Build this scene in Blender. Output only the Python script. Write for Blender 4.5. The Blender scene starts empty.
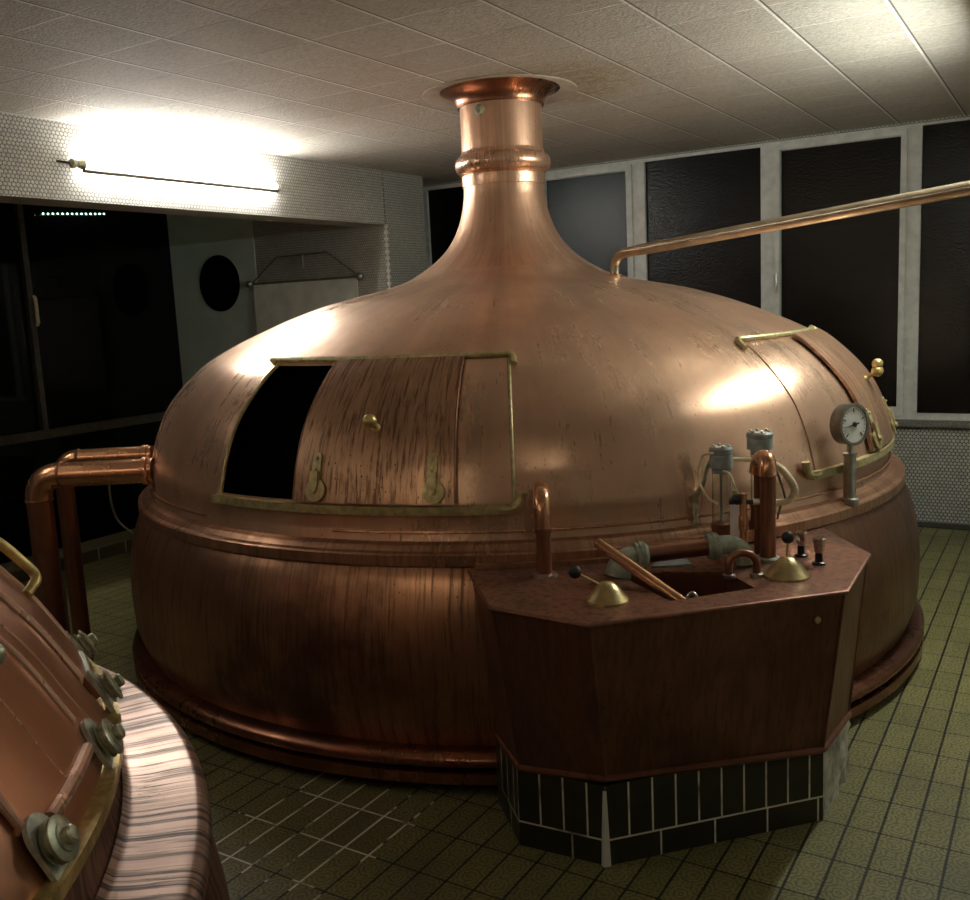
import bpy, math, random
from mathutils import Vector, Matrix
from mathutils.geometry import tessellate_polygon
S = bpy.context.scene
COL = S.collection
rnd = random.Random(7)
R = math.radians
V = Vector

# ------------------------------------------------------------------ mesh builder
class MB:
    def __init__(s): s.v = []; s.f = []; s.uv = []
    def add(s, vs, fs, uvs=None):
        b = len(s.v); s.v += [tuple(v) for v in vs]
        for i, f in enumerate(fs):
            s.f.append([b + k for k in f])
            s.uv.append(uvs[i] if uvs else [(0, 0)] * len(f))
        return s
    def box(s, c, d, rot=None):
        hx, hy, hz = d[0] / 2, d[1] / 2, d[2] / 2
        vs = [V((x, y, z)) for x in (-hx, hx) for y in (-hy, hy) for z in (-hz, hz)]
        if rot is not None: vs = [rot @ v for v in vs]
        vs = [v + V(c) for v in vs]
        return s.add(vs, [(0, 1, 3, 2), (4, 6, 7, 5), (0, 4, 5, 1), (2, 3, 7, 6), (0, 2, 6, 4), (1, 5, 7, 3)])
    def box2(s, a, b):
        return s.box([(a[i] + b[i]) / 2 for i in range(3)], [abs(b[i] - a[i]) for i in range(3)])
    def lathe(s, prof, seg=128, cap0=False, cap1=False, c=(0, 0), closed=False):
        n = len(prof); vs = []
        for i in range(seg):
            a = 2 * math.pi * i / seg
            for r, z in prof: vs.append((c[0] + r * math.cos(a), c[1] + r * math.sin(a), z))
        fs = []
        for i in range(seg):
            j = (i + 1) % seg
            for k in range(n if closed else n - 1):
                l = (k + 1) % n
                fs.append((i * n + k, j * n + k, j * n + l, i * n + l))
        if cap0: fs.append([i * n for i in range(seg)][::-1])
        if cap1: fs.append([i * n + n - 1 for i in range(seg)])
        return s.add(vs, fs)
    def tube(s, pts, r, seg=14, caps=True, closed=False):
        pts = [V(p) for p in pts]; n = len(pts); rings = []
        T = []
        for i in range(n):
            if closed: t = pts[(i + 1) % n] - pts[i - 1]
            else: t = pts[min(i + 1, n - 1)] - pts[max(i - 1, 0)]
            T.append(t.normalized())
        ref = V((0, 0, 1)) if abs(T[0].z) < .9 else V((1, 0, 0))
        u = T[0].cross(ref).normalized(); vs = []
        for i in range(n):
            u = (u - T[i] * u.dot(T[i])).normalized(); w = T[i].cross(u)
            rr = r[i] if isinstance(r, (list, tuple)) else r
            for k in range(seg):
                a = 2 * math.pi * k / seg
                vs.append(pts[i] + (u * math.cos(a) + w * math.sin(a)) * rr)
        fs = []
        for i in range(n if closed else n - 1):
            j = (i + 1) % n
            for k in range(seg):
                l = (k + 1) % seg
                fs.append((i * seg + k, i * seg + l, j * seg + l, j * seg + k))
        if caps and not closed:
            fs.append(list(range(seg))[::-1]); fs.append([(n - 1) * seg + k for k in range(seg)])
        return s.add(vs, fs)
    def turned(s, p0, axis, prof, seg=24):
        """surface of revolution about an arbitrary axis; prof = [(radius, distance along axis)]"""
        ax = V(axis).normalized(); ref = V((0, 0, 1)) if abs(ax.z) < .9 else V((1, 0, 0))
        u = ax.cross(ref).normalized(); w = ax.cross(u); p0 = V(p0); n = len(prof); vs = []
        for i in range(seg):
            a = 2 * math.pi * i / seg; d = u * math.cos(a) + w * math.sin(a)
            for r, h in prof: vs.append(p0 + ax * h + d * r)
        fs = []
        for i in range(seg):
            j = (i + 1) % seg
            for k in range(n - 1): fs.append((i * n + k, j * n + k, j * n + k + 1, i * n + k + 1))
        if prof[0][0] > 1e-5: fs.append([i * n for i in range(seg)][::-1])
        if prof[-1][0] > 1e-5: fs.append([i * n + n - 1 for i in range(seg)])
        return s.add(vs, fs)
    def ball(s, c, r, seg=20, rings=12, axis=(0, 0, 1)):
        prof = [(max(r * math.sin(math.pi * i / rings), 1e-6), -r * math.cos(math.pi * i / rings)) for i in range(rings + 1)]
        return s.turned(c, axis, prof, seg)
    def prism(s, poly, z0, z1, hole=None):
        polys = [[V((x, y, 0)) for x, y in poly]]
        if hole: polys.append([V((x, y, 0)) for x, y in hole])
        tris = tessellate_polygon(polys); flat = [p for q in polys for p in q]; n = len(flat)
        vs = [(p.x, p.y, z0) for p in flat] + [(p.x, p.y, z1) for p in flat]
        fs = [tuple(reversed(t)) for t in tris] + [tuple(k + n for k in t) for t in tris]
        b = 0
        for q in polys:
            m = len(q)
            for i in range(m): fs.append((b + i, b + (i + 1) % m, n + b + (i + 1) % m, n + b + i))
            b += m
        return s.add(vs, fs)
    def build(s, name, mat, parent=None, angle=35, fix=True, loc=None):
        me = bpy.data.meshes.new(name)
        off = V((0, 0, 0))
        if parent is not None:
            p = parent
            while p is not None: off += p.location; p = p.parent
        if loc is not None: off = V(loc)
        me.from_pydata([tuple(V(v) - off) for v in s.v], [], s.f)
        uvl = me.uv_layers.new(name='UVMap'); k = 0
        flat = [c for f in s.uv for c in f]
        for i, d in enumerate(uvl.data): d.uv = flat[i]
        if fix:
            import bmesh
            bm = bmesh.new(); bm.from_mesh(me)
            bmesh.ops.remove_doubles(bm, verts=bm.verts, dist=1e-6)
            bmesh.ops.recalc_face_normals(bm, faces=bm.faces); bm.to_mesh(me); bm.free()
        me.materials.append(mat)
        me.polygons.foreach_set('use_smooth', [True] * len(me.polygons))
        if hasattr(me, 'set_sharp_from_angle'): me.set_sharp_from_angle(angle=R(angle))
        o = bpy.data.objects.new(name, me); COL.objects.link(o)
        if parent is not None: o.parent = parent
        if loc is not None: o.location = loc
        return o

def thing(name, label, cat, loc, group=None):
    o = bpy.data.objects.new(name, None); COL.objects.link(o); o.location = loc
    o.empty_display_size = .1
    o['label'] = label; o['category'] = cat
    if group: o['group'] = group
    return o
def tag(o, label, cat, group=None):
    o['label'] = label; o['category'] = cat
    if group: o['group'] = group
    return o
def struct(o):
    o['kind'] = 'structure'; return o
def bez(p, n=24):
    """Catmull-Rom curve through the points"""
    p = [V(q) for q in p]; q = [p[0] * 2 - p[1]] + p + [p[-1] * 2 - p[-2]]; out = []
    m = max(2, n // (len(p) - 1))
    for i in range(1, len(q) - 2):
        for k in range(m):
            t = k / m; a, b, c, d = q[i - 1:i + 3]
            out.append(.5 * ((2 * b) + (c - a) * t + (2 * a - 5 * b + 4 * c - d) * t * t + (3 * b - a - 3 * c + d) * t ** 3))
    out.append(p[-1]); return out
def rounded(pts, rad, n=7):
    """polyline with its corners turned into arcs"""
    pts = [V(p) for p in pts]; out = [pts[0]]
    for i in range(1, len(pts) - 1):
        a, b, c = pts[i - 1:i + 2]; d1 = (a - b).normalized(); d2 = (c - b).normalized()
        p0 = b + d1 * rad; p1 = b + d2 * rad
        for k in range(n + 1):
            t = k / n; out.append(p0 * (1 - t) ** 2 + b * 2 * t * (1 - t) + p1 * t * t)
    out.append(pts[-1]); return out

# ------------------------------------------------------------------ node helper
class G:
    def __init__(s, name):
        s.m = bpy.data.materials.new(name); s.m.use_nodes = True
        s.t = s.m.node_tree; s.n = s.t.nodes; s.l = s.t.links
        s.b = s.n['Principled BSDF']; s.out = s.n['Material Output']
    def _in(s, sock, v):
        if hasattr(v, 'is_output'): s.l.new(v, sock)
        elif v is not None:
            if isinstance(v, (tuple, list)) and len(v) == 3 and sock.type == 'RGBA': v = (*v, 1)
            sock.default_value = v
    def mth(s, op, a, b=None, c=None, clamp=False):
        n = s.n.new('ShaderNodeMath'); n.operation = op; n.use_clamp = clamp
        for i, v in enumerate((a, b, c)):
            if v is not None: s._in(n.inputs[i], v)
        return n.outputs[0]
    def add(s, a, b): return s.mth('ADD', a, b)
    def sub(s, a, b): return s.mth('SUBTRACT', a, b)
    def mul(s, a, b): return s.mth('MULTIPLY', a, b)
    def div(s, a, b): return s.mth('DIVIDE', a, b)
    def obj(s):
        return s.n.new('ShaderNodeTexCoord').outputs['Object']
    def uv(s): return s.n.new('ShaderNodeTexCoord').outputs['UV']
    def sep(s, v):
        n = s.n.new('ShaderNodeSeparateXYZ'); s._in(n.inputs[0], v); return n.outputs
    def comb(s, x, y, z=0.0):
        n = s.n.new('ShaderNodeCombineXYZ')
        for i, v in enumerate((x, y, z)): s._in(n.inputs[i], v)
        return n.outputs[0]
    def scale(s, v, k):
        n = s.n.new('ShaderNodeVectorMath'); n.operation = 'MULTIPLY'; s._in(n.inputs[0], v); n.inputs[1].default_value = k; return n.outputs[0]
    def noise(s, v, scale=5., detail=4., rough=.55, dist=0.):
        n = s.n.new('ShaderNodeTexNoise'); s._in(n.inputs['Vector'], v)
        n.inputs['Scale'].default_value = scale; n.inputs['Detail'].default_value = detail
        n.inputs['Roughness'].default_value = rough; n.inputs['Distortion'].default_value = dist
        return n.outputs['Fac']
    def vor(s, v, scale=5., rand=1., feat='F1'):
        n = s.n.new('ShaderNodeTexVoronoi'); n.feature = feat; s._in(n.inputs['Vector'], v)
        n.inputs['Scale'].default_value = scale; n.inputs['Randomness'].default_value = rand
        return n.outputs['Distance']
    def ramp(s, f, a, b, lo=0., hi=1.):
        n = s.n.new('ShaderNodeMapRange'); n.interpolation_type = 'SMOOTHSTEP'; s._in(n.inputs[0], f)
        for i, v in enumerate((a, b, lo, hi)): n.inputs[i + 1].default_value = v
        return n.outputs[0]
    def mix(s, f, a, b, blend='MIX'):
        n = s.n.new('ShaderNodeMix'); n.data_type = 'RGBA'; n.blend_type = blend
        s._in(n.inputs[0], f); s._in(n.inputs[6], a); s._in(n.inputs[7], b); return n.outputs[2]
    def bump(s, h, strength=.3, dist=.01, normal=None):
        n = s.n.new('ShaderNodeBump'); s._in(n.inputs['Height'], h)
        n.inputs['Strength'].default_value = strength; n.inputs['Distance'].default_value = dist
        if normal is not None: s.l.new(normal, n.inputs['Normal'])
        return n.outputs[0]
    def set(s, **k):
        for a, v in k.items():
            s._in(s.b.inputs[{'col': 'Base Color', 'rough': 'Roughness', 'metal': 'Metallic', 'normal': 'Normal', 'ior': 'IOR',
                              'trans': 'Transmission Weight', 'spec': 'Specular IOR Level', 'em': 'Emission Color', 'es': 'Emission Strength', 'alpha': 'Alpha',
                              'coat': 'Coat Weight'}[a]], v)
        return s.m

def plain(name, col, rough=.5, metal=0., vary=.25, vscale=18., bump=0., bscale=60.):
    g = G(name); v = g.obj(); f = g.noise(v, vscale, 5)
    dark = tuple(c * (1 - vary) for c in col); lite = tuple(min(1, c * (1 + vary)) for c in col)
    g.set(col=g.mix(g.ramp(f, .3, .7), dark, lite), rough=rough, metal=metal)
    if bump: g.set(normal=g.bump(g.noise(v, bscale, 3), bump, .003))
    return g.m

def copper(name, base, dark, rough=(.22, .42), streak=.55, blotch=.5, speck=.4, metal=1.0, a=14., zf=.7, oxid=(.10, .045, .03), ring=False, ripple=.12, sr=(.47, .68), darkening=None):
    """worn copper: fine streaks running down the sheet, large tarnished patches, dark specks"""
    g = G(name); v = g.obj(); x, y, z = g.sep(v)
    r = g.mth('MAXIMUM', g.mth('SQRT', g.add(g.mul(x, x), g.mul(y, y))), .05)
    if ring: sv = g.comb(g.mul(g.div(x, r), a), g.mul(g.div(y, r), a), g.mul(z, zf * a * .12))
    else: sv = g.comb(g.mul(x, a), g.mul(y, a), g.mul(z, zf * a * .12))
    wob = g.noise(v, 3., 2)
    sv2 = g.comb(*[g.add(c, g.mul(wob, .6)) for c in g.sep(sv)])
    st = g.noise(sv2, 1.6, 8, .7)
    st2 = g.noise(sv2, .35, 4, .6)
    bl = g.noise(v, 1.7, 6, .62)
    sp = g.vor(g.scale(v, (1, 1, .6)), 46.)
    spm = g.mul(g.ramp(sp, .17, .09), g.ramp(g.noise(v, 3.2, 3), .42, .60))
    f1 = g.mul(g.ramp(st, *sr), streak)
    f2 = g.mul(g.ramp(bl, .42, .70), blotch)
    c = g.mix(g.ramp(st2, .35, .65), base, tuple(b * .82 for b in base))
    c = g.mix(f2, c, dark); c = g.mix(f1, c, dark)
    c = g.mix(g.mul(spm, speck), c, oxid)
    if darkening:
        tm = g.mul(g.ramp(g.add(x, g.mul(g.sub(bl, .5), .8)), darkening[0], darkening[1]), darkening[2]); c = g.mix(tm, c, dark)  # mixes the base colour darker towards positive x, edge varied by noise
    rg = g.add(g.ramp(g.add(g.mul(bl, .6), g.mul(st, .4)), .35, .65, rough[0], rough[1]), g.mul(spm, .2))
    h = g.add(g.mul(g.noise(v, 5., 3), 1.0), g.mul(st, .12))
    mt = g.sub(metal, g.mul(g.add(f1, g.mul(spm, .5)), .25))
    g.set(col=c, rough=rg, metal=mt, normal=g.bump(h, ripple, .02))
    return g.m

# copper family
M_dome = copper('copper_dome', (.78, .505, .35), (.40, .21, .125), (.25, .38), .14, .55, .7, a=24, ring=True, zf=.5, metal=.70, sr=(.45, .75))
M_shell = copper('copper_shell', (.53, .28, .165), (.10, .046, .028), (.28, .44), .8, .9, .9, a=80, ring=True, zf=.22, metal=.88, sr=(.46, .66), darkening=(1.25, 1.8, .62))
M_neck = copper('copper_neck', (.76, .47, .32), (.34, .17, .10), (.24, .40), .5, .4, .25, a=12, ring=True, zf=.8, metal=.76)
M_ring = copper('copper_bead', (.48, .22, .125), (.14, .05, .032), (.22, .36), .4, .6, .5, a=12, ring=True, metal=.95, ripple=.04, darkening=(1.2, 1.8, .5))
M_flange = copper('copper_flange', (.60, .34, .215), (.18, .08, .048), (.26, .42), .6, .6, .6, a=70, ring=True, zf=.4, metal=.82, sr=(.45, .66), ripple=.05)
M_door = copper('copper_door', (.64, .39, .25), (.12, .055, .03), (.28, .44), .9, .5, 1., a=95, ring=True, zf=.42, metal=.70, sr=(.46, .64))
M_dome_k2 = copper('copper_red_dome', (.50, .235, .135), (.30, .125, .07), (.28, .40), .25, .45, .35, a=10, ring=True, metal=.72)
M_lip_k2 = copper('copper_streaked_lip', (.50, .33, .265), (.045, .027, .024), (.28, .44), 1.0, .3, .2, a=62, ring=True, zf=.3, metal=.82, sr=(.44, .62))
M_wall_k2 = copper('copper_dark_shell', (.36, .18, .12), (.06, .028, .02), (.35, .5), .9, .5, .3, a=40, ring=True, zf=.4, metal=.8, sr=(.42, .6))
M_bead_k2 = copper('copper_bright_bead', (.86, .54, .40), (.60, .33, .23), (.26, .34), .2, .2, .0, metal=.6, ripple=.015)
M_cons = copper('copper_cabinet', (.26, .122, .080), (.075, .036, .025), (.38, .54), .6, .8, .8, a=42, zf=.2, metal=.78, sr=(.44, .68))
M_plate = copper('copper_plate', (.36, .17, .11), (.05, .024, .017), (.36, .58), .75, .85, 1., a=24, zf=8, metal=.75, sr=(.46, .62))
M_pipe = copper('copper_pipe', (.72, .38, .22), (.28, .11, .06), (.18, .34), .3, .6, .5, a=8, metal=.85)
M_pipe_dk = copper('copper_pipe_dark', (.30, .135, .085), (.09, .038, .026), (.28, .45), .5, .7, .4, a=10, metal=.8)
M_brass = plain('aged_brass', (.60, .45, .18), .36, .6, .35, 30., .15, 80.)
M_brass_dull = plain('dull_brass', (.48, .41, .21), .42, .45, .25, 40., .2, 90.)
M_brass_cone = plain('pale_brass', (.68, .56, .30), .30, 1., .2, 30.)
M_bronze = plain('green_bronze', (.44, .45, .33), .36, .65, .3, 45., .15, 90.)
M_verdi = plain('pale_verdigris_metal', (.58, .61, .53), .42, .4, .25, 45.)
M_steel = plain('brushed_steel', (.55, .54, .50), .30, 1., .15, 40.)
M_steelpipe = plain('yellowish_steel_pipe', (.66, .56, .42), .26, 1., .15, 12.)
M_dsteel = plain('dark_steel', (.24, .22, .19), .35, .8, .2, 30.)
M_chrome = plain('chrome', (.75, .73, .70), .12, 1., .08)
M_black = plain('black_plastic', (.012, .012, .012), .35, 0., .3)
M_void = plain('void_black', (.003, .003, .003), 1., 0., .2); M_void.node_tree.nodes['Principled BSDF'].inputs['Specular IOR Level'].default_value = 0.  # flat black that carries shade in its colour; also the vent disc
M_pvc = plain('grey_green_fitting', (.30, .33, .27), .45, .1, .3, 30., .1)
M_cap = plain('blue_grey_cap', (.30, .345, .35), .42, .15, .2, 40.)
M_paper = plain('white_scale', (.92, .92, .90), .6, 0., .03)
M_white = plain('white_enamel', (.78, .78, .74), .4, 0., .05)
M_hose = plain('cream_rubber_hose', (.85, .74, .50), .5, 0., .2, 25.)
M_wire = plain('grey_wire', (.20, .18, .14), .5, .2, .2)
M_frame = plain('white_painted_frame', (.56, .58, .55), .5, 0., .12, 14., .15, 50.)
M_banner = plain('pale_fabric', (.82, .86, .82), .7, 0., .1, 6.)
M_sill = plain('grey_granite', (.16, .16, .145), .4, 0., .5, 130.)
M_plaster = plain('white_mortar', (.50, .49, .43), .8, 0., .5, 14., .6, 30.)
M_teal = plain('pale_teal_paint', (.62, .74, .69), .6, 0., .06, 3.)
M_rail = plain('dull_grey_rail', (.13, .12, .10), .5, .4, .2)
M_pit = plain('pit_dark', (.02, .02, .018), .9, 0., .2)
M_trimdark = plain('dark_olive_strip', (.03, .03, .022), .5, 0., .3)
def m_glass():
    g = G('sight_glass'); g.set(col=(.93, .95, .93), rough=.03, trans=1., ior=1.45); return g.m
M_glass = m_glass()
def m_pane(name, sc, st, rough):
    g = G(name); v = g.obj()
    g.set(col=(.004, .0042, .0045), rough=rough, spec=.3, ior=1.45, normal=g.bump(g.noise(v, sc, 3, .6), st, .004)); return g.m
M_pane = m_pane('ribbed_night_glass', 70., .5, .20)
M_pane_refl = m_pane('blue_reflection_glass', 70., .5, .22); M_pane_refl.node_tree.nodes['Principled BSDF'].inputs['Base Color'].default_value = (.016, .026, .032, 1)  # bluish reflection of the lit wall put into the base colour
M_pane2 = m_pane('clear_night_glass', 4., .05, .04)
def m_emit(name, col, s):
    g = G(name); g.set(col=(.8, .8, .8), em=col, es=s); return g.m
TUBE = 70.
M_tube = m_emit('fluorescent_tube_glow', (1., .97, .90), TUBE * .66)
M_tube2 = m_emit('ceiling_tube_glow', (.97, 1., .89), TUBE * .88)
M_tube3 = m_emit('old_tube_glow', (1., .94, .84), TUBE * .15)
M_tube4 = m_emit('warm_lamp_glow', (1., .84, .60), TUBE * .125)
M_dots = m_emit('green_white_glow', (.55, 1., .75), 2.5)

def m_ceiling():
    g = G('ceiling_tile'); v = g.obj(); x, y, z = g.sep(v); P = .4175
    fx = g.mth('FRACT', g.div(g.sub(x, .713 - 10 * P), P)); fy = g.mth('FRACT', g.div(g.sub(y, -1.366 - 20 * P), P))
    ex = g.mth('MINIMUM', fx, g.sub(1., fx)); ey = g.mth('MINIMUM', fy, g.sub(1., fy))
    sx = g.ramp(ex, .019, .012); sy = g.ramp(ey, .011, .005)
    pale = g.ramp(g.noise(g.scale(v, (2, .8, 1)), 1.2, 3), .38, .62)
    ix = g.mth('FLOOR', g.div(g.sub(x, .713 - 10 * P), P)); iy = g.mth('FLOOR', g.div(g.sub(y, -1.366 - 20 * P), P))
    wn = g.n.new('ShaderNodeTexWhiteNoise'); wn.noise_dimensions = '2D'; g._in(wn.inputs['Vector'], g.comb(ix, iy)); tone = wn.outputs['Value']
    fib = g.noise(g.scale(v, (1, 3.2, 1)), 46., 4, .7); crk = g.vor(g.scale(v, (1, 1.6, 1)), 60.)
    base = g.mix(tone, (.54, .51, .455), (.62, .59, .53))
    base = g.mix(g.mul(g.ramp(fib, .42, .62), .75), base, (.34, .315, .27))
    d = g.mth('SQRT', g.add(g.mth('POWER', g.sub(x, .18), 2.), g.mth('POWER', g.sub(y, .10), 2.)))
    stain = g.mul(g.ramp(g.add(d, g.mul(g.noise(v, 5., 4), .35)), .85, .45), g.ramp(g.noise(v, 30., 4), .35, .6))
    base = g.mix(g.mul(stain, .65), base, (.33, .25, .10))
    dmp = g.ramp(g.noise(v, .7, 4), .45, .72)
    base = g.mix(g.mul(dmp, .25), base, (.33, .27, .20))
    base = g.mix(sy, base, g.mix(pale, (.24, .22, .19), (.86, .84, .80)))
    base = g.mix(sx, base, g.mix(pale, (.70, .68, .63), (.88, .86, .82)))
    gx = g.ramp(ex, .040, .032); dk = g.mul(g.sub(gx, sx), g.mth('LESS_THAN', fx, .5))
    base = g.mix(g.mul(dk, .95), base, (.10, .09, .075))
    h = g.sub(g.add(g.mul(fib, .5), g.mul(crk, .6)), g.mul(sy, 1.2))
    g.set(col=base, rough=.75, normal=g.bump(h, .55, .008)); return g.m
def m_mosaic(name, ua, tile=(.52, .53, .48), grout=(.085, .09, .08), s=.036):
    g = G(name); v = g.obj(); o = g.sep(v); a = o[ua]; b = o[2]; q = s * 1.732
    def wrap(c, p, sh): return g.sub(g.mul(g.mth('FRACT', g.add(g.div(c, p), 50.5 + sh)), p), p / 2)
    def dist(sh):
        X = wrap(a, s, sh); Y = wrap(b, q, sh); return g.mth('SQRT', g.add(g.mul(X, X), g.mul(Y, Y)))
    d = g.mth('MINIMUM', dist(0.), dist(.5))
    t = g.ramp(d, s * .47, s * .36)
    var = g.noise(v, 26., 2)
    tc = g.mix(g.ramp(var, .3, .7), tile, tuple(c * .78 for c in tile))
    dirt = g.ramp(g.noise(v, 1.6, 4), .4, .7)
    tc = g.mix(g.mul(dirt, .25), tc, (.30, .29, .24))
    g.set(col=g.mix(t, grout, tc), rough=g.ramp(t, 0., 1., .8, .32), normal=g.bump(t, .5, .004)); return g.m
def m_floor():
    g = G('olive_floor_tile'); v = g.obj(); x, y, z = g.sep(v); PX, PY = .1012, .2155
    u = g.div(g.sub(x, 1.983 - 100 * PX), PX); w = g.div(g.sub(y, -1.103 - 60 * PY), PY)
    fx = g.mth('FRACT', u); fy = g.mth('FRACT', w)
    ex = g.mul(g.mth('MINIMUM', fx, g.sub(1., fx)), PX); ey = g.mul(g.mth('MINIMUM', fy, g.sub(1., fy)), PY)
    e = g.mth('MINIMUM', ex, ey); gr = g.mth('MAXIMUM', g.ramp(ex, .0050, .0032), g.ramp(ey, .0044, .0024))
    # ornament: two rosettes with corner arcs on every tile
    hy = g.mth('FRACT', g.mul(fy, 2.)); cx = g.sub(fx, .5); cy = g.sub(hy, .5)
    d0 = g.mth('SQRT', g.add(g.mul(cx, cx), g.mul(cy, cy)))
    qx = g.sub(.5, g.mth('ABSOLUTE', cx)); qy = g.sub(.5, g.mth('ABSOLUTE', cy)); d1 = g.mth('SQRT', g.add(g.mul(qx, qx), g.mul(qy, qy)))
    wob = g.mul(g.noise(v, 90., 2), .25)
    rr = g.mth('SINE', g.mul(g.add(g.mth('MINIMUM', d0, d1), wob), 42.))
    orn = g.ramp(rr, -.2, .7)
    ti = g.n.new('ShaderNodeTexWhiteNoise'); ti.noise_dimensions = '2D'; g._in(ti.inputs['Vector'], g.comb(g.mth('FLOOR', u), g.mth('FLOOR', w)))
    tone = ti.outputs['Value']
    c = g.mix(tone, (.195, .183, .070), (.26, .243, .098))
    c = g.mix(g.mul(orn, .6), c, (.085, .078, .026))
    c = g.mix(g.mul(g.ramp(g.noise(v, 2.2, 5), .45, .7), .45), c, (.095, .088, .05))
    # freshly grouted patch in front of the kettle
    def inside(c_, a_, b_): return g.mul(g.mth('GREATER_THAN', c_, a_), g.mth('LESS_THAN', c_, b_))
    patch = g.mul(inside(x, .18, .80), inside(y, -2.66, -2.02))
    patch = g.mul(patch, g.ramp(g.noise(v, 6., 3), .40, .46))
    gc = g.mix(patch, (.010, .009, .005), (.85, .82, .70))
    c = g.mix(gr, c, gc)
    h = g.sub(g.mul(orn, .35), g.mul(gr, 1.))
    g.set(col=c, rough=g.ramp(orn, 0., 1., .42, .62), normal=g.bump(h, .5, .003)); return g.m
def m_plinth():
    g = G('dark_glazed_plinth_tile'); u, w, _ = g.sep(g.uv())
    row = g.mth('LESS_THAN', w, .085)
    pu = g.add(g.mul(row, .19), g.mul(g.sub(1., row), .0805))
    f = g.mth('FRACT', g.add(g.div(u, pu), 20.02)); ex = g.mul(g.mth('MINIMUM', f, g.sub(1., f)), pu)
    ey = g.mth('ABSOLUTE', g.sub(w, .085)); e = g.mth('MINIMUM', ex, ey)
    gr = g.ramp(e, .0040, .0024); v = g.obj()
    c = g.mix(g.ramp(g.noise(v, 9., 4), .3, .7), (.020, .020, .012), (.032, .030, .019))
    c = g.mix(g.mul(gr, g.ramp(g.noise(v, 7., 3), .25, .55)), c, (.80, .78, .68))
    g.set(col=c, rough=.3, normal=g.bump(g.sub(1., gr), .4, .003)); return g.m
def m_kerb():
    g = G('kerb_tile'); v = g.obj(); x, y, z = g.sep(v)
    f = g.mth('FRACT', g.add(g.div(y, .24), 40.)); gr = g.mul(g.ramp(g.mth('MINIMUM', f, g.sub(1., f)), .02, .01), g.mth('LESS_THAN', z, .095))
    c = g.mix(g.mth('GREATER_THAN', z, .085), (.06, .052, .028), (.20, .19, .11))
    g.set(col=g.mix(gr, c, (.5, .48, .36)), rough=.5); return g.m
M_ceil = m_ceiling(); M_mosx = m_mosaic('penny_mosaic_side', 1, (.62, .62, .57), (.20, .19, .17), .025); M_mosy = m_mosaic('penny_mosaic_fine', 0, (.62, .63, .58), (.20, .20, .18), .025); M_mosy2 = m_mosaic('penny_mosaic_end', 0, (.60, .61, .56), (.085, .09, .08), .0275)
M_floor = m_floor(); M_plinth = m_plinth(); M_kerb = m_kerb()

# ------------------------------------------------------------------ camera
CAM = V((2.65416, -4.59042, 1.75))
CAMROT = ((0.8520189, -0.0387878, 0.5220721), (0.521361, 0.1531564, -0.8394795), (-0.0473971, 0.9874404, 0.1507146))
cd = bpy.data.cameras.new('camera'); co = bpy.data.objects.new('camera', cd); COL.objects.link(co)
cd.sensor_fit = 'HORIZONTAL'; cd.sensor_width = 36; cd.lens = 36 * 950 / 970; cd.clip_start = .02
M4 = Matrix([list(r) for r in CAMROT]).to_4x4(); M4.translation = CAM; co.matrix_world = M4
S.camera = co

# ------------------------------------------------------------------ room
ZC = 2.88; XL = -2.235; YW = 2.95; YJ = 1.873; XG = -4.817; XR = 3.95; YB = -8.0; ZB = 2.448
def setting(name, mb, mat, **k): return struct(mb.build(name, mat, **k))
m = MB().box2((-3.75, YB - .1, -.12), (XR + .1, YW + .2, 0)); setting('floor', m, M_floor)
m = MB().box2((XG - .2, YB - .1, ZC), (XR + .1, YW + .2, ZC + .1)); setting('ceiling', m, M_ceil)
# left wall: mosaic beam over the wide opening, pillar at its far end, pier at the near end
m = MB().box2((XL - .28, -5.6, ZB), (XL, YJ, ZC)); m.box2((XL - .38, YJ + .012, 0), (XL, 2.45, ZC)); m.box2((XL - .28, YB, 0), (XL, -5.6, ZC))
setting('wall_left', m, M_mosx)
m = MB().box2((-3.735, YJ, -.12), (XL - .28, YJ + .012, ZC)).box2((XL - .28, YJ, 0), (XL, YJ + .012, ZB)); setting('wall_recess', m, M_mosy)
m = MB().box2((XG - .1, YJ - .006, -1.3), (-3.735, YJ + .12, ZC)); setting('wall_recess_painted', m, M_teal)
m = MB().box2((XL - .5, 2.45, 0), (XL - .38, YW, ZC)); setting('wall_niche', m, M_mosx)
m = MB().box2((XR, YB, 0), (XR + .1, YW, ZC)); setting('wall_right', m, M_mosx)
m = MB().box2((XG - .2, YB - .1, -1.3), (XR + .1, YB, ZC)); setting('wall_back', m, M_mosy2)
m = MB().box2((XL - .5, YW, 0), (XR, YW + .15, .725)); m.box2((2.72, YW, .725), (XR, YW + .15, ZC)); m.box2((XL - .5, YW, 2.862), (2.72, YW + .15, ZC))
setting('wall_front', m, M_mosy2)
m = MB().box2((XL - .38, 2.80, 0), (XR, YW, .006)); setting('trim_1', m, M_trimdark)
m = MB().box2((XG - .2, YB, -1.35), (-3.7, YJ, -1.25)); setting('floor_pit', m, M_pit)
m = MB().tube([(-3.62, -5.6, .0), (-3.62, -1.2, 0), (-3.62, -.2, 0), (-3.62, YJ, 0)], .001, 4)
m = MB().box2((-3.75, -5.6, -1.3), (-3.50, YJ - .01, .10)); setting('trim_2', m, M_kerb)
m = MB(); vs = []; n = 34
for k in range(n):
    o = .006 if k % 2 else .016
    z = ZB - k * .026; m.box((XL + .004, YJ + .004, z - .013), (o * 1.6, o * 1.6, .026))
setting('trim_3', m, M_white)
m = MB().box2((XL - .5, YW - .055, .725), (2.72, YW + .02, .772)); setting('window_sill', m, M_sill)

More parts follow.
